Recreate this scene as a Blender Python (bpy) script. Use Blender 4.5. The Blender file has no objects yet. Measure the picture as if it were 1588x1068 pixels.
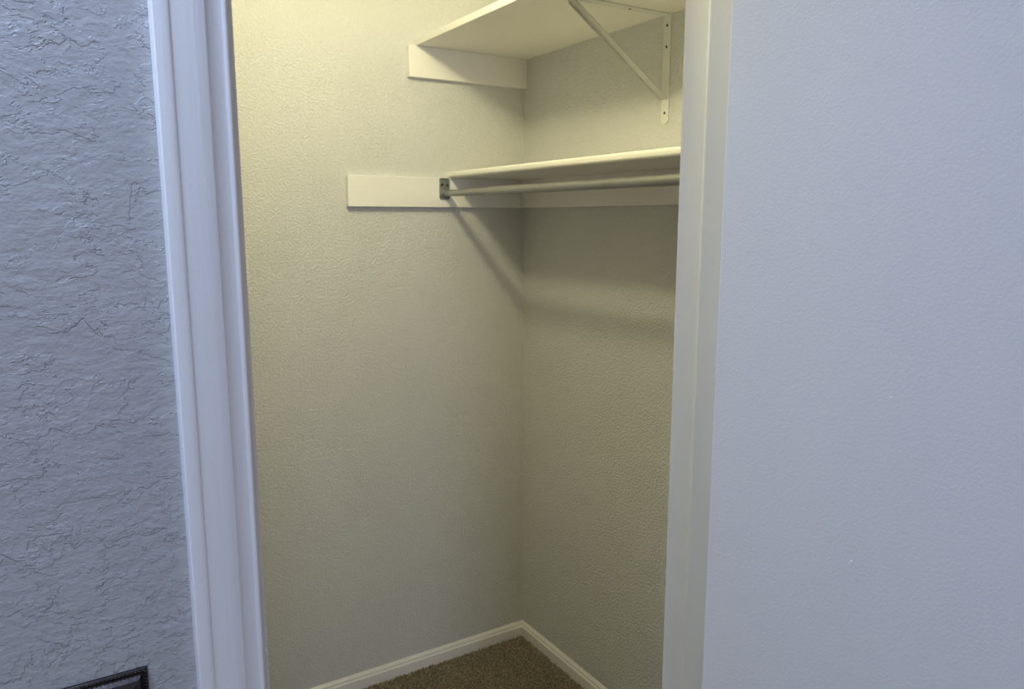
import bpy, bmesh, math, random
import numpy as np
from mathutils import Vector, Matrix

scene = bpy.context.scene
col = scene.collection
random.seed(4)

# ---------------------------------------------------------------- camera
CAM = Vector((-1.4053, -2.1895, 1.5))
YAW, PITCH, FPX = 0.5558, -0.1633, 1189.14
cd = bpy.data.cameras.new('camera')
cam = bpy.data.objects.new('camera', cd)
col.objects.link(cam)
cam.location = CAM
cam.rotation_euler = (math.pi / 2 + PITCH, 0, -YAW)
cd.sensor_width = 36
cd.lens = FPX * 36 / 1588
cd.clip_start = 0.02
scene.camera = cam

# ---------------------------------------------------------------- world, light, exposure
scene.view_settings.view_transform = 'Standard'
scene.view_settings.look = 'None'
scene.view_settings.gamma = 1
scene.view_settings.use_curve_mapping = False
scene.view_settings.exposure = 0.0

world = bpy.data.worlds.new('world')
scene.world = world
world.use_nodes = True
bg = world.node_tree.nodes['Background']
bg.inputs[0].default_value = (0.55, 0.70, 1.0, 1)
bg.inputs[1].default_value = 1.0

BULB = Vector((-0.84, -0.89, 2.235))
BULB_STRENGTH = 385.0
BULB_COLOR = (1.0, 0.92, 0.53)

def area(name, loc, target, sx, sy, power, color):
    l = bpy.data.lights.new(name, 'AREA')
    l.shape = 'RECTANGLE'
    l.size, l.size_y = sx, sy
    l.energy = power
    l.color = color
    o = bpy.data.objects.new(name, l)
    col.objects.link(o)
    o.location = loc
    o.rotation_euler = (Vector(target) - Vector(loc)).to_track_quat('-Z', 'Y').to_euler()
    return o

SKY_C = (0.70, 0.72, 0.95)
area('window_daylight', (-2.50, -7.50, 1.55), (-2.50, 0, 1.55), 1.40, 1.20, 70, SKY_C)
area('overhead_fill', (-1.70, -1.715, 2.555), (-1.70, -1.715, 0), 0.26, 0.26, 29, (0.51, 0.67, 0.98))  # added unseen source, brightens the upper part of the textured wall

# ---------------------------------------------------------------- materials
def mat(name):
    m = bpy.data.materials.new(name)
    m.use_nodes = True
    nt = m.node_tree
    return m, nt, nt.nodes['Principled BSDF']

def node(nt, kind, **kw):
    n = nt.nodes.new(kind)
    for k, v in kw.items():
        setattr(n, k, v)
    return n

def coords(nt, scale=(1, 1, 1)):
    tc = node(nt, 'ShaderNodeTexCoord')
    mp = node(nt, 'ShaderNodeMapping')
    mp.inputs['Scale'].default_value = scale
    nt.links.new(tc.outputs['Object'], mp.inputs[0])
    return mp.outputs[0]

def noise(nt, vec, scale, detail=3, rough=0.55, dist=0.0):
    n = node(nt, 'ShaderNodeTexNoise')
    n.inputs['Scale'].default_value = scale
    n.inputs['Detail'].default_value = detail
    n.inputs['Roughness'].default_value = rough
    n.inputs['Distortion'].default_value = dist
    nt.links.new(vec, n.inputs['Vector'])
    return n.outputs[0]

def ramp(nt, fac, stops, interp='LINEAR'):
    r = node(nt, 'ShaderNodeValToRGB')
    r.color_ramp.interpolation = interp
    e = r.color_ramp.elements
    while len(e) < len(stops):
        e.new(0.5)
    for i, (p, c) in enumerate(stops):
        e[i].position = p
        e[i].color = (c, c, c, 1) if not isinstance(c, tuple) else (*c, 1)
    nt.links.new(fac, r.inputs[0])
    return r.outputs[0]

def math_n(nt, op, a, b):
    n = node(nt, 'ShaderNodeMath', operation=op)
    for i, v in enumerate((a, b)):
        if isinstance(v, (int, float)):
            n.inputs[i].default_value = v
        else:
            nt.links.new(v, n.inputs[i])
    return n.outputs[0]

def bump(nt, bsdf, height, dist, strength=1.0):
    b = node(nt, 'ShaderNodeBump')
    b.inputs['Distance'].default_value = dist
    b.inputs['Strength'].default_value = strength
    nt.links.new(height, b.inputs['Height'])
    nt.links.new(b.outputs[0], bsdf.inputs['Normal'])

def vary(nt, bsdf, vec, c, amt, scale):
    f = noise(nt, vec, scale, 2)
    a = tuple(x * (1 - amt) for x in c)
    b = tuple(min(1, x * (1 + amt)) for x in c)
    nt.links.new(ramp(nt, f, [(0.3, a), (0.7, b)]), bsdf.inputs['Base Color'])

# orange peel closet wall paint
def orange_peel(name, c, dist=0.0011):
    m, nt, b = mat(name)
    v = coords(nt)
    vary(nt, b, v, c, 0.02, 6)
    b.inputs['Roughness'].default_value = 0.62
    n1 = ramp(nt, noise(nt, v, 150, 2, 0.5, 0.3), [(0.38, 0.0), (0.62, 1.0)], 'EASE')
    n2 = noise(nt, v, 420, 2)
    h = math_n(nt, 'ADD', n1, math_n(nt, 'MULTIPLY', n2, 0.35))
    bump(nt, b, h, dist)
    return m

# knock-down plaster: flattened islands with a sharp ragged rim
def knockdown(name, c):
    m, nt, b = mat(name)
    v = coords(nt, (1, 1, 1.5))
    vary(nt, b, v, c, 0.03, 9)
    b.inputs['Roughness'].default_value = 0.58
    mask = ramp(nt, noise(nt, v, 9, 2), [(0.40, 0.0), (0.60, 1.0)])
    n1 = ramp(nt, noise(nt, v, 19, 6, 0.62, 0.35), [(0.50, 0.0), (0.515, 1.0)])
    n2 = ramp(nt, noise(nt, v, 44, 5, 0.62, 0.3), [(0.55, 0.0), (0.57, 1.0)])
    n3 = noise(nt, v, 150, 4, 0.65, 0.2)
    n4 = noise(nt, v, 60, 3, 0.6)
    h = math_n(nt, 'ADD', n1, math_n(nt, 'MULTIPLY', math_n(nt, 'MULTIPLY', n2, mask), 0.7))
    h = math_n(nt, 'ADD', h, math_n(nt, 'MULTIPLY', n3, 0.7))
    h = math_n(nt, 'ADD', h, math_n(nt, 'MULTIPLY', n4, 1.2))
    bump(nt, b, h, 0.0007)
    return m

def painted(name, c, rough=0.45, grain=(60, 60, 60), dist=0.0002, amt=0.015):
    m, nt, b = mat(name)
    v = coords(nt, grain)
    vary(nt, b, v, c, amt, 0.6)
    b.inputs['Roughness'].default_value = rough
    bump(nt, b, noise(nt, v, 6, 4, 0.6), dist)
    return m

M_closet = orange_peel('closet wall paint', (0.655, 0.655, 0.65))
M_room = knockdown('knockdown wall paint', (0.40, 0.395, 0.39))
M_room_plain = orange_peel('room wall paint', (0.40, 0.41, 0.43))
M_ceil = orange_peel('ceiling paint', (0.75, 0.75, 0.74))
M_trim = painted('white trim enamel', (0.77, 0.76, 0.75), 0.55, (40, 40, 2), 0.00025)
M_trim_h = painted('white baseboard enamel', (0.80, 0.78, 0.77), 0.40, (20, 20, 20), 0.0001)
M_shelf = painted('white shelf paint', (0.86, 0.84, 0.80), 0.5, (12, 3, 12), 0.0002)
M_cleat = painted('white cleat paint', (0.85, 0.83, 0.81), 0.5, (6, 6, 30), 0.0002, 0.02)
M_brace = painted('shaded bracket enamel', (0.52, 0.52, 0.50), 0.40, (50, 50, 50), 0.0001)  # bracket enamel with the shade of the brace's underside put into the colour
M_jamb = painted('aged cream jamb enamel', (0.64, 0.605, 0.54), 0.50, (40, 40, 2), 0.00025)
M_bracket = painted('white bracket enamel', (0.74, 0.74, 0.72), 0.40, (50, 50, 50), 0.0001)

def door_mat():
    m, nt, b = mat('door paint')
    v = coords(nt)
    vary(nt, b, v, (0.70, 0.68, 0.67), 0.012, 3)
    b.inputs['Roughness'].default_value = 0.5
    bump(nt, b, noise(nt, v, 260, 4, 0.6), 0.00035)
    return m
M_door = door_mat()

def metal(name, c, rough, metallic=1.0, dist=0.0001, scale=300):
    m, nt, b = mat(name)
    v = coords(nt)
    f = noise(nt, v, 90, 3)
    nt.links.new(ramp(nt, f, [(0.3, tuple(x * 0.8 for x in c)), (0.7, tuple(min(1, x * 1.15) for x in c))]),
                 b.inputs['Base Color'])
    b.inputs['Metallic'].default_value = metallic
    b.inputs['Roughness'].default_value = rough
    bump(nt, b, noise(nt, v, scale, 2), dist)
    return m
M_rod = painted('galvanised steel tube', (0.33, 0.34, 0.33), 0.36, (4, 4, 4), 0.0, 0.03)
M_rod.node_tree.nodes['Principled BSDF'].inputs['Metallic'].default_value = 0.85
M_sock = metal('dull zinc socket', (0.34, 0.37, 0.36), 0.45, 0.8)
M_screw = metal('dark screw steel', (0.10, 0.10, 0.10), 0.5)
M_bronze = metal('oil rubbed bronze', (0.045, 0.036, 0.034), 0.28, 0.85)
M_nickel = metal('brushed nickel', (0.6, 0.58, 0.55), 0.3)

def carpet_mat():
    m, nt, b = mat('brown carpet pile')
    v = coords(nt)
    f = noise(nt, v, 170, 3, 0.8)
    nt.links.new(ramp(nt, f, [(0.36, (0.10, 0.085, 0.06)), (0.5, (0.34, 0.29, 0.22)), (0.64, (0.68, 0.60, 0.46))]),
                 b.inputs['Base Color'])
    b.inputs['Roughness'].default_value = 0.95
    b.inputs['Specular IOR Level'].default_value = 0.1
    bump(nt, b, f, 0.004)
    return m
M_carpet = carpet_mat()

m, nt, b = mat('glowing bulb glass')
b.inputs['Base Color'].default_value = (0.9, 0.88, 0.8, 1)
b.inputs['Emission Color'].default_value = (*BULB_COLOR, 1)
b.inputs['Emission Strength'].default_value = BULB_STRENGTH
M_bulb = m
M_porcelain = painted('white porcelain', (0.8, 0.8, 0.78), 0.2)
m, nt, b = mat('window glass')
b.inputs['Roughness'].default_value = 0.0
b.inputs['Transmission Weight'].default_value = 1.0
b.inputs['IOR'].default_value = 1.02
M_glass = m

# ---------------------------------------------------------------- mesh helpers
def link(name, bm, m, parent=None, smooth=False, bevel=0.0, seg=2):
    me = bpy.data.meshes.new(name)
    bmesh.ops.recalc_face_normals(bm, faces=bm.faces)
    bm.to_mesh(me)
    bm.free()
    me.materials.append(m)
    if smooth:
        for p in me.polygons:
            p.use_smooth = True
    o = bpy.data.objects.new(name, me)
    col.objects.link(o)
    if bevel:
        md = o.modifiers.new('bevel', 'BEVEL')
        md.width = bevel
        md.segments = seg
        md.limit_method = 'ANGLE'
        md.angle_limit = math.radians(40)
        md.harden_normals = False
    if parent:
        o.parent = parent
    return o

def box_into(bm, x0, x1, y0, y1, z0, z1):
    vs = [bm.verts.new((x, y, z)) for z in (z0, z1) for y in (y0, y1) for x in (x0, x1)]
    for f in ((0, 2, 3, 1), (4, 5, 7, 6), (0, 1, 5, 4), (2, 6, 7, 3), (0, 4, 6, 2), (1, 3, 7, 5)):
        bm.faces.new([vs[i] for i in f])
    return bm

def box(*a):
    return box_into(bmesh.new(), *a)

def prism(pts, axis, a, b):
    """closed 2-D outline extruded along an axis; pts are the two other coordinates in xyz order"""
    bm = bmesh.new()
    def mk(p, t):
        q = list(p)
        q.insert('xyz'.index(axis), t)
        return bm.verts.new(q)
    A = [mk(p, a) for p in pts]
    B = [mk(p, b) for p in pts]
    n = len(pts)
    for i in range(n):
        bm.faces.new((A[i], A[(i + 1) % n], B[(i + 1) % n], B[i]))
    bm.faces.new(A)
    bm.faces.new(B[::-1])
    return bm

def tube_into(bm, p0, p1, r0, r1=None, n=32, cap=True):
    r1 = r0 if r1 is None else r1
    p0, p1 = Vector(p0), Vector(p1)
    q = (p1 - p0).to_track_quat('Z', 'Y')
    R = []
    for p, r in ((p0, r0), (p1, r1)):
        R.append([bm.verts.new(p + q @ Vector((r * math.cos(2 * math.pi * i / n), r * math.sin(2 * math.pi * i / n), 0)))
                  for i in range(n)])
    for i in range(n):
        bm.faces.new((R[0][i], R[0][(i + 1) % n], R[1][(i + 1) % n], R[1][i]))
    if cap:
        bm.faces.new(R[0][::-1])
        bm.faces.new(R[1])
    return bm

def lathe(profile, origin, axis, n=32):
    bm = bmesh.new()
    q = Vector(axis).to_track_quat('Z', 'Y')
    rings = []
    for r, h in profile:
        rings.append([bm.verts.new(Vector(origin) + q @ Vector((r * math.cos(2 * math.pi * i / n),
                      r * math.sin(2 * math.pi * i / n), h))) for i in range(n)])
    for a, c in zip(rings, rings[1:]):
        for i in range(n):
            bm.faces.new((a[i], a[(i + 1) % n], c[(i + 1) % n], c[i]))
    bm.faces.new(rings[0][::-1])
    bm.faces.new(rings[-1])
    return bm

def smooth_by_angle(o, deg=35):
    me = o.data
    for p in me.polygons:
        p.use_smooth = True
    bm = bmesh.new()
    bm.from_mesh(me)
    for e in bm.edges:
        if len(e.link_faces) == 2:
            e.smooth = e.calc_face_angle(0) < math.radians(deg)
    bm.to_mesh(me)
    bm.free()

def struct(o, label=None):
    o['kind'] = 'structure'
    if label:
        o['label'] = label
    return o

def empty(name, loc, label, cat, group=None):
    o = bpy.data.objects.new(name, None)
    o.empty_display_size = 0.05
    col.objects.link(o)
    o.location = loc
    return tag(o, label, cat, group)

def tag(o, label, cat, group=None):
    o['label'] = label
    o['category'] = cat
    if group:
        o['group'] = group
    return o

def keep(o, parent):
    """parent while keeping world coordinates of the mesh"""
    o.parent = parent
    o.matrix_parent_inverse = Matrix.Translation(parent.location).inverted()
    return o

# ---------------------------------------------------------------- measures
YW = -1.4795          # room face of the door wall
YI = -1.3645          # closet face of the door wall
XL, XR = -1.2472, -0.6116   # jamb faces of the opening
DOOR_H = 2.04
CEIL = 2.44
CLX = -2.30           # closet's far left wall
RX0, RX1, RY0 = -3.9, 0.35, -7.5
T = 0.115

# ---------------------------------------------------------------- structure
struct(link('floor', box(RX0 - T, RX1 + T, RY0 - T, T, -0.12, -0.004), M_carpet),
       'brown speckled carpet floor')
struct(link('wall_back', box(CLX - T, T, 0, T, -0.004, CEIL), M_closet),
       'pale grey closet wall facing the doorway, fine orange peel texture')
struct(link('wall_right', box(0, T, YI, 0, -0.004, CEIL), M_closet),
       'pale grey closet side wall carrying both shelves')
struct(link('wall_left', box(CLX - T, CLX, YI, 0, -0.004, CEIL), M_closet))
JT = 0.019
# the wall with the door opening: two leaves so that each side has its own finish
def door_wall(y0, y1, m, name, lab=None):
    bm = bmesh.new()
    box_into(bm, RX0 - T, XL - JT, y0, y1, -0.004, CEIL)
    box_into(bm, XR + JT, RX1 + T, y0, y1, -0.004, CEIL)
    box_into(bm, XL - JT, XR + JT, y0, y1, DOOR_H + JT, CEIL)
    return struct(link(name, bm, m), lab)
door_wall(YW, YW + 0.0575, M_room, 'wall_front', 'grey-blue wall beside the closet door with heavy knockdown texture')
door_wall(YW + 0.0575, YI, M_closet, 'wall_front_inner')
struct(link('wall_room_left', box(RX0 - T, RX0, RY0, YW, -0.004, CEIL), M_room_plain))
struct(link('wall_room_right', box(RX1, RX1 + T, RY0, YW, -0.004, CEIL), M_room_plain))
WX0, WX1, WZ0, WZ1 = -3.25, -1.75, 0.90, 2.20
bm = bmesh.new()
box_into(bm, RX0 - T, WX0, RY0 - T, RY0, -0.004, CEIL)
box_into(bm, WX1, RX1 + T, RY0 - T, RY0, -0.004, CEIL)
box_into(bm, WX0, WX1, RY0 - T, RY0, -0.004, WZ0)
box_into(bm, WX0, WX1, RY0 - T, RY0, WZ1, CEIL)
struct(link('wall_room_back', bm, M_room_plain))
# window behind the camera
bm = bmesh.new()
F = 0.05
box_into(bm, WX0, WX0 + F, RY0 - 0.09, RY0 - 0.04, WZ0, WZ1)
box_into(bm, WX1 - F, WX1, RY0 - 0.09, RY0 - 0.04, WZ0, WZ1)
box_into(bm, WX0 + F, WX1 - F, RY0 - 0.09, RY0 - 0.04, WZ0, WZ0 + F)
box_into(bm, WX0 + F, WX1 - F, RY0 - 0.09, RY0 - 0.04, WZ1 - F, WZ1)
win = struct(link('window_1', bm, M_trim))
link('pane', box(WX0 + F, WX1 - F, RY0 - 0.068, RY0 - 0.062, WZ0 + F, WZ1 - F), M_glass, win)
# ceiling with an invented opening, sized to shape the overhead fill light
SX0, SX1, SY0, SY1 = -1.85, -1.55, -1.865, -1.565
bm = bmesh.new()
box_into(bm, RX0 - T, SX0, RY0 - T, T, CEIL, CEIL + 0.12)
box_into(bm, SX1, RX1 + T, RY0 - T, T, CEIL, CEIL + 0.12)
box_into(bm, SX0, SX1, RY0 - T, SY0, CEIL, CEIL + 0.12)
box_into(bm, SX0, SX1, SY1, T, CEIL, CEIL + 0.12)
struct(link('ceiling', bm, M_ceil))

# baseboards ------------------------------------------------------
BT, BH = 0.0125, 0.0525
def base_profile(s=1, off=0.0):
    # (distance from wall, height)
    p = [(0, -0.004), (BT, -0.004), (BT, 0.034), (BT - 0.0012, 0.0358), (BT - 0.0042, 0.0372), (BT - 0.0047, 0.0405),
         (BT - 0.0052, 0.0445), (BT - 0.0075, 0.0470), (BT - 0.0088, 0.0485), (0.0022, 0.0505), (0.0006, BH), (0, BH)]
    return [(off + s * a, b) for a, b in p]
def mitre(o, fn):
    for v in o.data.vertices:
        fn(v.co)
    return o
def fin(o, lab=None):
    smooth_by_angle(o, 30)
    return struct(o, lab)
def back_m(c):
    d = -c.y
    if c.x > -0.5: c.x = -d
    else: c.x = CLX + d
def right_m(c):
    d = -c.x
    if c.y > -0.5: c.y = -d
    else: c.y = YI + d
o = mitre(link('baseboard_back', prism(base_profile(-1), 'x', CLX, 0), M_trim_h), back_m)
fin(o, 'white moulded baseboard along the closet wall facing the doorway')
o = mitre(link('baseboard_right', prism(base_profile(-1), 'y', YI, 0), M_trim_h), right_m)
fin(o, 'white moulded baseboard along the closet side wall')
fin(link('baseboard_left', prism(base_profile(1, CLX), 'y', YI, -BT), M_trim_h))
o = link('baseboard_front', prism(base_profile(-1, YW), 'x', RX0, -1.3092), M_trim_h)
fin(o)
fin(link('baseboard_front_inner', prism(base_profile(1, YI), 'x', CLX + BT, XL - JT), M_trim_h))

# door frame: jambs, stops, casing ---------------------------------
def jamb_side(name, xface, s, lab):
    """s=+1: wood lies on the +x side of xface"""
    o = link(name, box(min(xface, xface + s * JT), max(xface, xface + s * JT), YW, YI, -0.004, DOOR_H), M_jamb, bevel=0.0012)
    return struct(o, lab)
jr = jamb_side('trim_1', XR, 1, 'white painted door jamb on the right of the closet opening')
jl = jamb_side('trim_2', XL, -1, 'white painted door jamb on the left of the closet opening')
struct(link('trim_3', box(XL - JT, XR + JT, YW, YI, DOOR_H, DOOR_H + JT), M_jamb))

def stop_profile(xf, s):
    # moulded stop; s=-1 grows to -x from face xf.  (offset from the jamb, y)
    pts = [(0.0, -1.4620), (0.0070, -1.4620), (0.0088, -1.4480), (0.0098, -1.4400), (0.0110, -1.4320), (0.0119, -1.4272),
           (0.0123, -1.4250), (0.0121, -1.4236), (0.0110, -1.4218), (0.0101, -1.4200), (0.0097, -1.4170), (0.0096, -1.4080),
           (0.0098, -1.4000), (0.0103, -1.3930), (0.0111, -1.3870), (0.0121, -1.3825), (0.0127, -1.3800), (0.0128, -1.3788),
           (0.0, -1.3780)]
    return [(xf + s * a, y) for a, y in pts]
o = link('door_stop', prism(stop_profile(XR, -1), 'z', -0.002, DOOR_H), M_jamb)
smooth_by_angle(o, 40); keep(o, jr)
o = link('door_stop', prism(stop_profile(XL, 1), 'z', -0.002, DOOR_H), M_jamb)
smooth_by_angle(o, 40); keep(o, jl)

def casing_pts(xi, s, ybase, sy):
    # colonial casing: (distance from inner edge, thickness)
    p = [(0, 0), (0, 0.0072), (0.0006, 0.0080), (0.0018, 0.0084), (0.0034, 0.0083), (0.0046, 0.0079), (0.0060, 0.0078),
         (0.0095, 0.0082), (0.0130, 0.0088), (0.0165, 0.0098), (0.0185, 0.0106), (0.0193, 0.0116), (0.0204, 0.0121),
         (0.0300, 0.0130), (0.0400, 0.0133), (0.0470, 0.0135), (0.0488, 0.0136), (0.0496, 0.0144), (0.0506, 0.0149),
         (0.0530, 0.0152), (0.0590, 0.0152), (0.0622, 0.0149), (0.0636, 0.0138), (0.0640, 0.0120), (0.0640, 0)]
    return [(xi + s * a * 0.930, ybase + sy * b) for a, b in p]
CI = 0.003
def casing(name, xi, s, ybase, sy, lab=None):
    o = link(name, prism(casing_pts(xi, s, ybase, sy), 'z', -0.002, DOOR_H + CI + 0.064), M_trim)
    smooth_by_angle(o, 28)
    # mitred top
    for v in o.data.vertices:
        if v.co.z > 1:
            v.co.z = DOOR_H + CI + abs(v.co.x - xi)
    return struct(o, lab)
casing('trim_4', XL - CI, -1, YW, -1, 'white moulded door casing between the textured wall and the closet opening')
casing('trim_5', XR + CI, 1, YW, -1)
def head_casing(name, ybase, sy):
    pts = [(ybase + sy * b, DOOR_H + CI + a) for (a, b) in
           [(p[0], p[1]) for p in casing_pts(0, 1, 0, 1)]]
    o = link(name, prism(pts, 'x', XL - CI, XR + CI), M_trim)
    xm = (XL + XR) / 2
    for v in o.data.vertices:
        d = v.co.z - DOOR_H - CI
        v.co.x += -d if v.co.x < xm else d
    smooth_by_angle(o, 28)
    struct(o)
head_casing('trim_6', YW, -1)

# door, swung open flat beside the view -----------------------------
DTH, DW, DSWING = 0.035, 0.62, math.radians(8)      # opened a little past square
DX0, DX1, DY1 = 0.0, DTH, 0.0                          # door's own axes: face at x=0, hinge edge at y=0
door = struct(link('door_1', box(DX0, DX1, DY1 - DW, DY1, 0.012, 2.03), M_door, bevel=0.0012),
              'flat white painted door slab swung open on the right')
door.location = (-0.660, -1.4940, 0)
door.rotation_euler = (0, 0, DSWING)
def knob(s, xf):
    prof = [(0.031, 0), (0.031, 0.004), (0.027, 0.008), (0.012, 0.010), (0.0105, 0.026), (0.016, 0.031), (0.025, 0.038),
            (0.027, 0.046), (0.024, 0.055), (0.014, 0.061), (0.002, 0.062)]
    o = link('door_knob', lathe(prof, (xf, DY1 - DW + 0.065, 0.93), (s, 0, 0)), M_nickel, door, smooth=True)
    o['label'] = 'round metal door knob'
knob(-1, DX0); knob(1, DX1)
for hz in (0.25, 1.02, 1.80):
    bm = bmesh.new()
    tube_into(bm, (DTH + 0.006, 0.004, hz), (DTH + 0.006, 0.004, hz + 0.088), 0.0055, n=16)
    box_into(bm, 0.006, DTH + 0.004, 0.0, 0.002, hz, hz + 0.088)
    link('hinge', bm, M_nickel, door)
# small drips of white paint on the door face
bm = bmesh.new()
SPECK_POS = ((-0.2252, 1.3082, 0.0009), (-0.1962, 1.109, 0.0011), (-0.1934, 1.1056, 0.0006))
for (yy, zz, r) in SPECK_POS:
    bmesh.ops.create_icosphere(bm, subdivisions=2, radius=r, matrix=Matrix.Translation((DX0 - 0.0002, yy, zz)) @ Matrix.Diagonal((0.5, 1, 1.2, 1)))
M_drip = painted('white paint drip', (0.85, 0.85, 0.85), 0.4)
SPECKS = link('paint_speck', bm, M_drip, door, smooth=True)
SPECKS['kind'] = 'stuff'

# ---------------------------------------------------------------- shelves and cleats
CT, CH = 0.019, 0.0898
ZU, ZL = 2.0036, 1.623
def cleat(name, b, lab):
    o = link(name, box(*b), M_cleat, bevel=0.0012)
    return tag(o, lab, 'cleat', 'cleat boards under the shelves')
cleat('shelf_cleat', (-0.6149, 0, -CT, 0, ZL - CH, ZL), 'long white cleat board on the far wall holding the rod socket')
cleat('shelf_cleat', (-CT, 0, YI + CT, -CT - 0.0003, ZL - CH, ZL), 'white cleat board on the side wall behind the hanging rod')
cleat('shelf_cleat', (-0.42, 0, YI, YI + CT, ZL - CH, ZL), 'white cleat board on the inside of the door wall holding the rod')
cleat('shelf_cleat', (-0.4141, 0, -CT, 0, ZU - CH, ZU), 'short white cleat board on the far wall under the upper shelf')
cleat('shelf_cleat', (-0.4141, 0, YI, YI + CT, ZU - CH, ZU), 'short white cleat board above the door side of the upper shelf')

def shelf_board(depth, z, th, r, lab):
    # rounded nosing along the front edge
    pts = [(0, z), (-depth + r, z)]
    for k in range(1, 9):
        a = math.pi / 2 * k / 8
        pts.append((-depth + r - r * math.sin(a), z + r - r * math.cos(a)))
    for k in range(0, 9):
        a = math.pi / 2 * k / 8
        pts.append((-depth + r - r * math.cos(a), z + th - r + r * math.sin(a)))
    pts += [(0, z + th)]
    # keep order x,z ; extrude in y
    o = link('closet_shelf', prism(pts, 'y', YI, 0), M_shelf)
    smooth_by_angle(o, 35)
    return tag(o, lab, 'shelf', 'closet shelves')
shelf_board(0.2886, ZL, 0.0195, 0.0075, 'lower white closet shelf with rounded front edge above the hanging rod')
shelf_board(0.3902, ZU, 0.0190, 0.0015, 'upper white closet shelf with square edge at the top of the picture')

# ---------------------------------------------------------------- hanging rod
RXc, RZ = -0.3023, 1.5757
rod = empty('closet_rod', (RXc, -CT, RZ), 'grey steel telescoping hanging rod under the front of the lower shelf', 'rod')
YJ = YJOINT = -0.300
o = link('inner_tube', tube_into(bmesh.new(), (RXc, -CT - 0.002, RZ), (RXc, YJ - 0.05, RZ), 0.0100, n=40), M_rod)
smooth_by_angle(o); keep(o, rod)
bm = lathe([(0.0100, 0), (0.01135, 0.0012), (0.0116, 0.004), (0.0116, abs(YI + CT + 0.002 - YJ))], (RXc, YJ, RZ), (0, -1, 0), 40)
o = link('outer_tube', bm, M_rod)
smooth_by_angle(o); keep(o, rod)

def socket(yface, s):
    """s=-1: stands off the far cleat towards the camera"""
    x0, x1, z0, z1 = -0.3215, -0.2865, 1.5575, 1.6222
    cx, cz = (x0 + x1) / 2, (z0 + z1) / 2
    def rr(ix, rad, n=5):
        P = []
        a0, a1, b0, b1 = x0 + ix, x1 - ix, z0 + ix, z1 - ix
        for (ccx, ccz, st) in ((a1 - rad, b1 - rad, 0), (a0 + rad, b1 - rad, 90), (a0 + rad, b0 + rad, 180), (a1 - rad, b0 + rad, 270)):
            for k in range(n + 1):
                a = math.radians(st + 90 * k / n)
                P.append((ccx + rad * math.cos(a), ccz + rad * math.sin(a)))
        return P
    bm = bmesh.new()
    rings = []
    for ix, rad, d in ((0, 0.006, 0), (0, 0.006, 0.0035), (0.0012, 0.005, 0.0050), (0.0030, 0.004, 0.0045), (0.0042, 0.003, 0.0025)):
        rings.append([bm.verts.new((px, yface + s * d, pz)) for px, pz in rr(ix, rad)])
    for a, c in zip(rings, rings[1:]):
        n = len(a)
        for i in range(n):
            bm.faces.new((a[i], a[(i + 1) % n], c[(i + 1) % n], c[i]))
    bm.faces.new(rings[-1]); bm.faces.new(rings[0][::-1])
    so = link('rod_socket', bm, M_sock)
    so['label'] = 'dull grey zinc socket plate holding the rod end'
    smooth_by_angle(so, 30); keep(so, rod)
    # cup cradling the rod
    bm = bmesh.new()
    R0, R1, n = 0.0104, 0.0126, 20
    A = []
    for k in range(n + 1):
        a = math.pi + math.pi * k / n
        for r in (R0, R1):
            for yy in (0.002, 0.011):
                A.append(bm.verts.new((RXc + r * math.cos(a), yface + s * yy, RZ + r * math.sin(a))))
    for k in range(n):
        i, j = 4 * k, 4 * k + 4
        for a, c in ((0, 1), (1, 3), (3, 2), (2, 0)):
            bm.faces.new((A[i + a], A[i + c], A[j + c], A[j + a]))
    bm.faces.new((A[0], A[1], A[3], A[2])); m_ = 4 * n
    bm.faces.new((A[m_], A[m_ + 2], A[m_ + 3], A[m_ + 1]))
    cu = link('cradle', bm, M_sock); smooth_by_angle(cu, 40)
    cu.parent = so; cu.matrix_parent_inverse = so.matrix_parent_inverse.copy() @ Matrix.Identity(4)
    cu.matrix_parent_inverse = Matrix.Identity(4)
    for px in (-0.3135, -0.2945):
        sc_ = link('screw', lathe([(0.0040, 0), (0.0040, 0.0012), (0.0028, 0.0026), (0.0005, 0.0030)],
                   (px, yface + s * 0.0025, 1.6015), (0, s, 0), 16), M_screw, so, smooth=True)
socket(-CT, -1)
socket(YI + CT, 1)

# ---------------------------------------------------------------- shelf bracket
BY = -0.6705
HW = 0.0132
br = empty('shelf_bracket', (0, BY, 1.7386), 'white steel angle bracket with diagonal brace under the upper shelf', 'bracket')
def arm_plate(L, rad=0.010):
    """outline of a strap: flat at 0, rounded at L; coordinates (w, l)"""
    P = [(-HW, 0), (-HW, L - rad)]
    for k in range(1, 6):
        a = math.pi / 2 * k / 6
        P.append((-HW + rad - rad * math.cos(a), L - rad + rad * math.sin(a)))
    P += [(-HW + rad, L), (HW - rad, L)]
    for k in range(1, 6):
        a = math.pi / 2 * k / 6
        P.append((HW - rad + rad * math.sin(a), L - rad + rad * math.cos(a)))
    P += [(HW, L - rad), (HW, 0)]
    return P
TH = 0.0030
# vertical leg (on the wall x=0), downwards from the shelf
o = link('wall_arm', prism([(BY + w, ZU - 0.0005 - l) for w, l in arm_plate(ZU - 1.7386)], 'x', -TH, 0), M_bracket, bevel=0.0007)
keep(o, br); VA = o
o = link('shelf_arm', prism([(-TH - l, BY + w) for w, l in arm_plate(0.330)], 'z', ZU - TH - 0.0005, ZU - 0.0005), M_bracket, bevel=0.0007)
keep(o, br); HA = o
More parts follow.
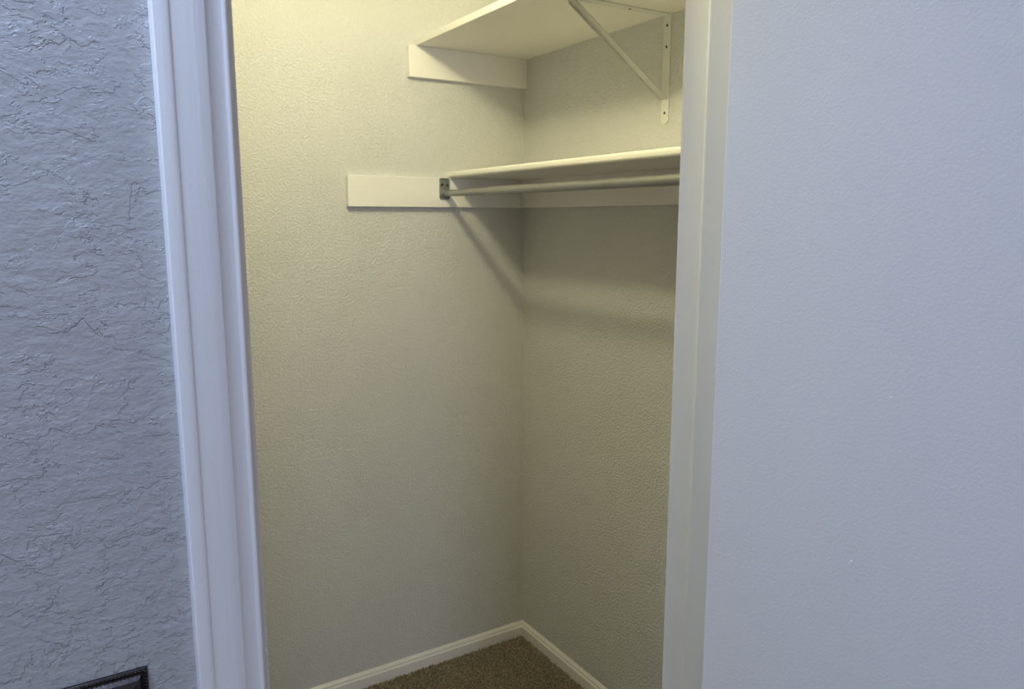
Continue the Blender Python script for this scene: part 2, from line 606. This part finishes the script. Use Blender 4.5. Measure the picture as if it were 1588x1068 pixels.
# diagonal brace, a strap with one folded lip
a = Vector((-TH, 0, 1.7995)); c = Vector((-0.300, 0, ZU - 0.0050))
dv = (c - a).normalized(); nv = Vector((-dv.z, 0, dv.x))   # normal of the strap
if nv.z > 0: nv = -nv
bm = bmesh.new()
def strap(y0, y1, n0, n1, e0=0.0, e1=0.0):
    vs = []
    for l in (a + dv * e0, c - dv * e1):
        for yy, nn in ((y0, n0), (y1, n0), (y1, n1), (y0, n1)):
            p = l + nv * nn
            vs.append(bm.verts.new((p.x, yy, p.z)))
    for f in ((0, 1, 2, 3), (7, 6, 5, 4), (0, 4, 5, 1), (1, 5, 6, 2), (2, 6, 7, 3), (3, 7, 4, 0)):
        bm.faces.new([vs[i] for i in f])
strap(BY - HW + 0.001, BY + HW, 0.0, 0.0022)
strap(BY + HW - 0.0022, BY + HW, 0.0022, 0.0062, 0.004, 0.004)
o = link('brace', bm, M_brace, bevel=0.0004)
keep(o, br)
def bscrew(loc, ax, parent, r=0.0034):
    o = link('screw', lathe([(r, 0), (r, 0.0006), (r * 0.7, 0.0013), (0.0003, 0.0015)], loc, ax, 14), M_screw, smooth=True)
    o.parent = parent
for z in (1.9775, 1.9257, 1.7648):
    bscrew((-TH, BY, z), (-1, 0, 0), VA)
for x in (-0.1253, -0.31):
    bscrew((x, BY, ZU - TH - 0.0005), (0, 0, -1), HA)

# ---------------------------------------------------------------- bulb fixture on the closet ceiling (above the frame)
lamp = empty('ceiling_lamp', (BULB.x, BULB.y, CEIL), 'bare round bulb in a white lampholder on the closet ceiling', 'lamp')
o = link('lampholder', lathe([(0.057, 0), (0.057, 0.012), (0.045, 0.030), (0.026, 0.045), (0.024, 0.075), (0.018, 0.078)],
         (BULB.x, BULB.y, CEIL), (0, 0, -1), 40), M_porcelain)
smooth_by_angle(o, 30); keep(o, lamp)
R = 0.030
prof = [(0.013, -0.105), (0.0135, -0.070), (0.0150, -0.050)] + [(max(0.0006, R * math.sin(math.radians(145 - 145 * k / 20))),
        -R * math.cos(math.radians(180 - 145 + 145 * k / 20))) for k in range(21)]
o = link('bulb', lathe(prof, BULB, (0, 0, -1), 40), M_bulb, smooth=True)
keep(o, lamp)

# ---------------------------------------------------------------- bronze switch plate by the door
PX1, PZ1 = -1.3500, 1.1045
PW, PH = 0.117, 0.120
PX0, PZ0 = PX1 - PW, PZ1 - PH
plate = empty('switch_plate', ((PX0 + PX1) / 2, YW, PZ0), 'dark bronze switch plate with stepped border on the textured wall', 'switch plate')
bm = bmesh.new()
rings = []
steps = [(0, 0), (0, 0.0028), (0.0012, 0.0040), (0.0032, 0.0044), (0.0042, 0.0038), (0.0050, 0.0040), (0.0062, 0.0060), (0.0080, 0.0083),
         (0.0102, 0.0104), (0.0125, 0.0114), (0.0140, 0.0112), (0.0150, 0.0094), (0.0156, 0.0092), (0.0164, 0.0100), (0.0180, 0.0102)]
for ix, d in steps:
    rings.append([bm.verts.new((px, YW - d, pz)) for px, pz in
                  ((PX0 + ix, PZ0 + ix), (PX1 - ix, PZ0 + ix), (PX1 - ix, PZ1 - ix), (PX0 + ix, PZ1 - ix))])
for A, B in zip(rings, rings[1:]):
    for i in range(4):
        bm.faces.new((A[i], A[(i + 1) % 4], B[(i + 1) % 4], B[i]))
bm.faces.new(rings[-1]); bm.faces.new(rings[0][::-1])
o = link('cover', bm, M_bronze, bevel=0.0003); keep(o, plate); cover = o
for k in (-1, 1):
    xc = (PX0 + PX1) / 2 + k * 0.023
    o = link('toggle', prism([(YW - 0.0101, PZ0 + PH / 2 - 0.006), (YW - 0.0101, PZ0 + PH / 2 + 0.006),
             (YW - 0.021, PZ0 + PH / 2 + 0.013), (YW - 0.023, PZ0 + PH / 2 + 0.008)], 'x', xc - 0.004, xc + 0.004), M_bronze, bevel=0.0008)
    keep(o, plate)
    for dz in (-0.030, 0.030):
        o = link('screw', lathe([(0.0034, 0), (0.003, 0.0009), (0.0003, 0.0012)], (xc, YW - 0.0101, PZ0 + PH / 2 + dz), (0, -1, 0), 14),
                 M_bronze, smooth=True)
        keep(o, plate)
# beaded rope along the plate's outer edge
bm = bmesh.new()
n = 36
for i in range(n):
    t = (i + 0.5) / n
    for (px, pz) in ((PX0 + 0.002 + t * (PW - 0.004), PZ1 - 0.0022), (PX1 - 0.0022, PZ0 + 0.002 + t * (PH - 0.004)),
                     (PX0 + 0.002 + t * (PW - 0.004), PZ0 + 0.0022), (PX0 + 0.0022, PZ0 + 0.002 + t * (PH - 0.004))):
        bmesh.ops.create_icosphere(bm, subdivisions=1, radius=0.0016, matrix=Matrix.Translation((px, YW - 0.0040, pz)))
o = link('beading', bm, M_bronze, smooth=True); o['kind'] = 'stuff'; keep(o, plate)

# nail hole in the side wall
o = link('nail_hole', lathe([(0.0022, 0), (0.0016, 0.0006), (0.0004, 0.0008)], (0, -0.3650, 1.092), (-1, 0, 0), 10), M_screw)
tag(o, 'tiny dark nail mark on the closet side wall below the rod', 'nail')

# ---------------------------------------------------------------- carpet pile (closet floor, cut tufts)
rng = np.random.default_rng(3)
def pile(x0, x1, y0, y1, sp):
    xs = np.arange(x0, x1, sp); ys = np.arange(y0, y1, sp)
    X, Y = np.meshgrid(xs, ys)
    X = X.ravel() + rng.uniform(-.5, .5, X.size) * sp
    Y = Y.ravel() + rng.uniform(-.5, .5, Y.size) * sp
    ok = (X < -BT) & (Y < -BT)
    X, Y = X[ok], Y[ok]; n = X.size
    Hh = rng.uniform(.004, .012, n); r = rng.uniform(.0016, .0028, n)
    lx = rng.normal(0, .0022, n); ly = rng.normal(0, .0022, n); th = rng.uniform(0, 6.28, n)
    V = np.zeros((n, 7, 3))
    for k in range(3):
        a = th + k * 2.0944
        V[:, k] = np.stack([X + r * np.cos(a), Y + r * np.sin(a), np.full(n, -.0045)], 1)
        V[:, 3 + k] = np.stack([X + lx * .6 + r * 1.05 * np.cos(a + .5), Y + ly * .6 + r * 1.05 * np.sin(a + .5), -.0045 + Hh * .75], 1)
    V[:, 6] = np.stack([X + lx, Y + ly, -.0045 + Hh], 1)
    base = (np.arange(n) * 7)[:, None, None]
    f4 = np.array([[0, 1, 4, 3], [1, 2, 5, 4], [2, 0, 3, 5]])[None] + base
    f3 = np.array([[3, 4, 6], [4, 5, 6], [5, 3, 6]])[None] + base
    me = bpy.data.meshes.new('carpet_pile')
    me.from_pydata(V.reshape(-1, 3).tolist(), [], f4.reshape(-1, 4).tolist() + f3.reshape(-1, 3).tolist())
    me.materials.append(M_carpet)
    for p in me.polygons:
        p.use_smooth = True
    o = bpy.data.objects.new('carpet_pile', me)
    col.objects.link(o)
    o['kind'] = 'stuff'
    return tag(o, 'short brown flecked carpet pile on the closet floor', 'carpet')
pile(-1.30, 0, -1.30, 0, 0.0052)
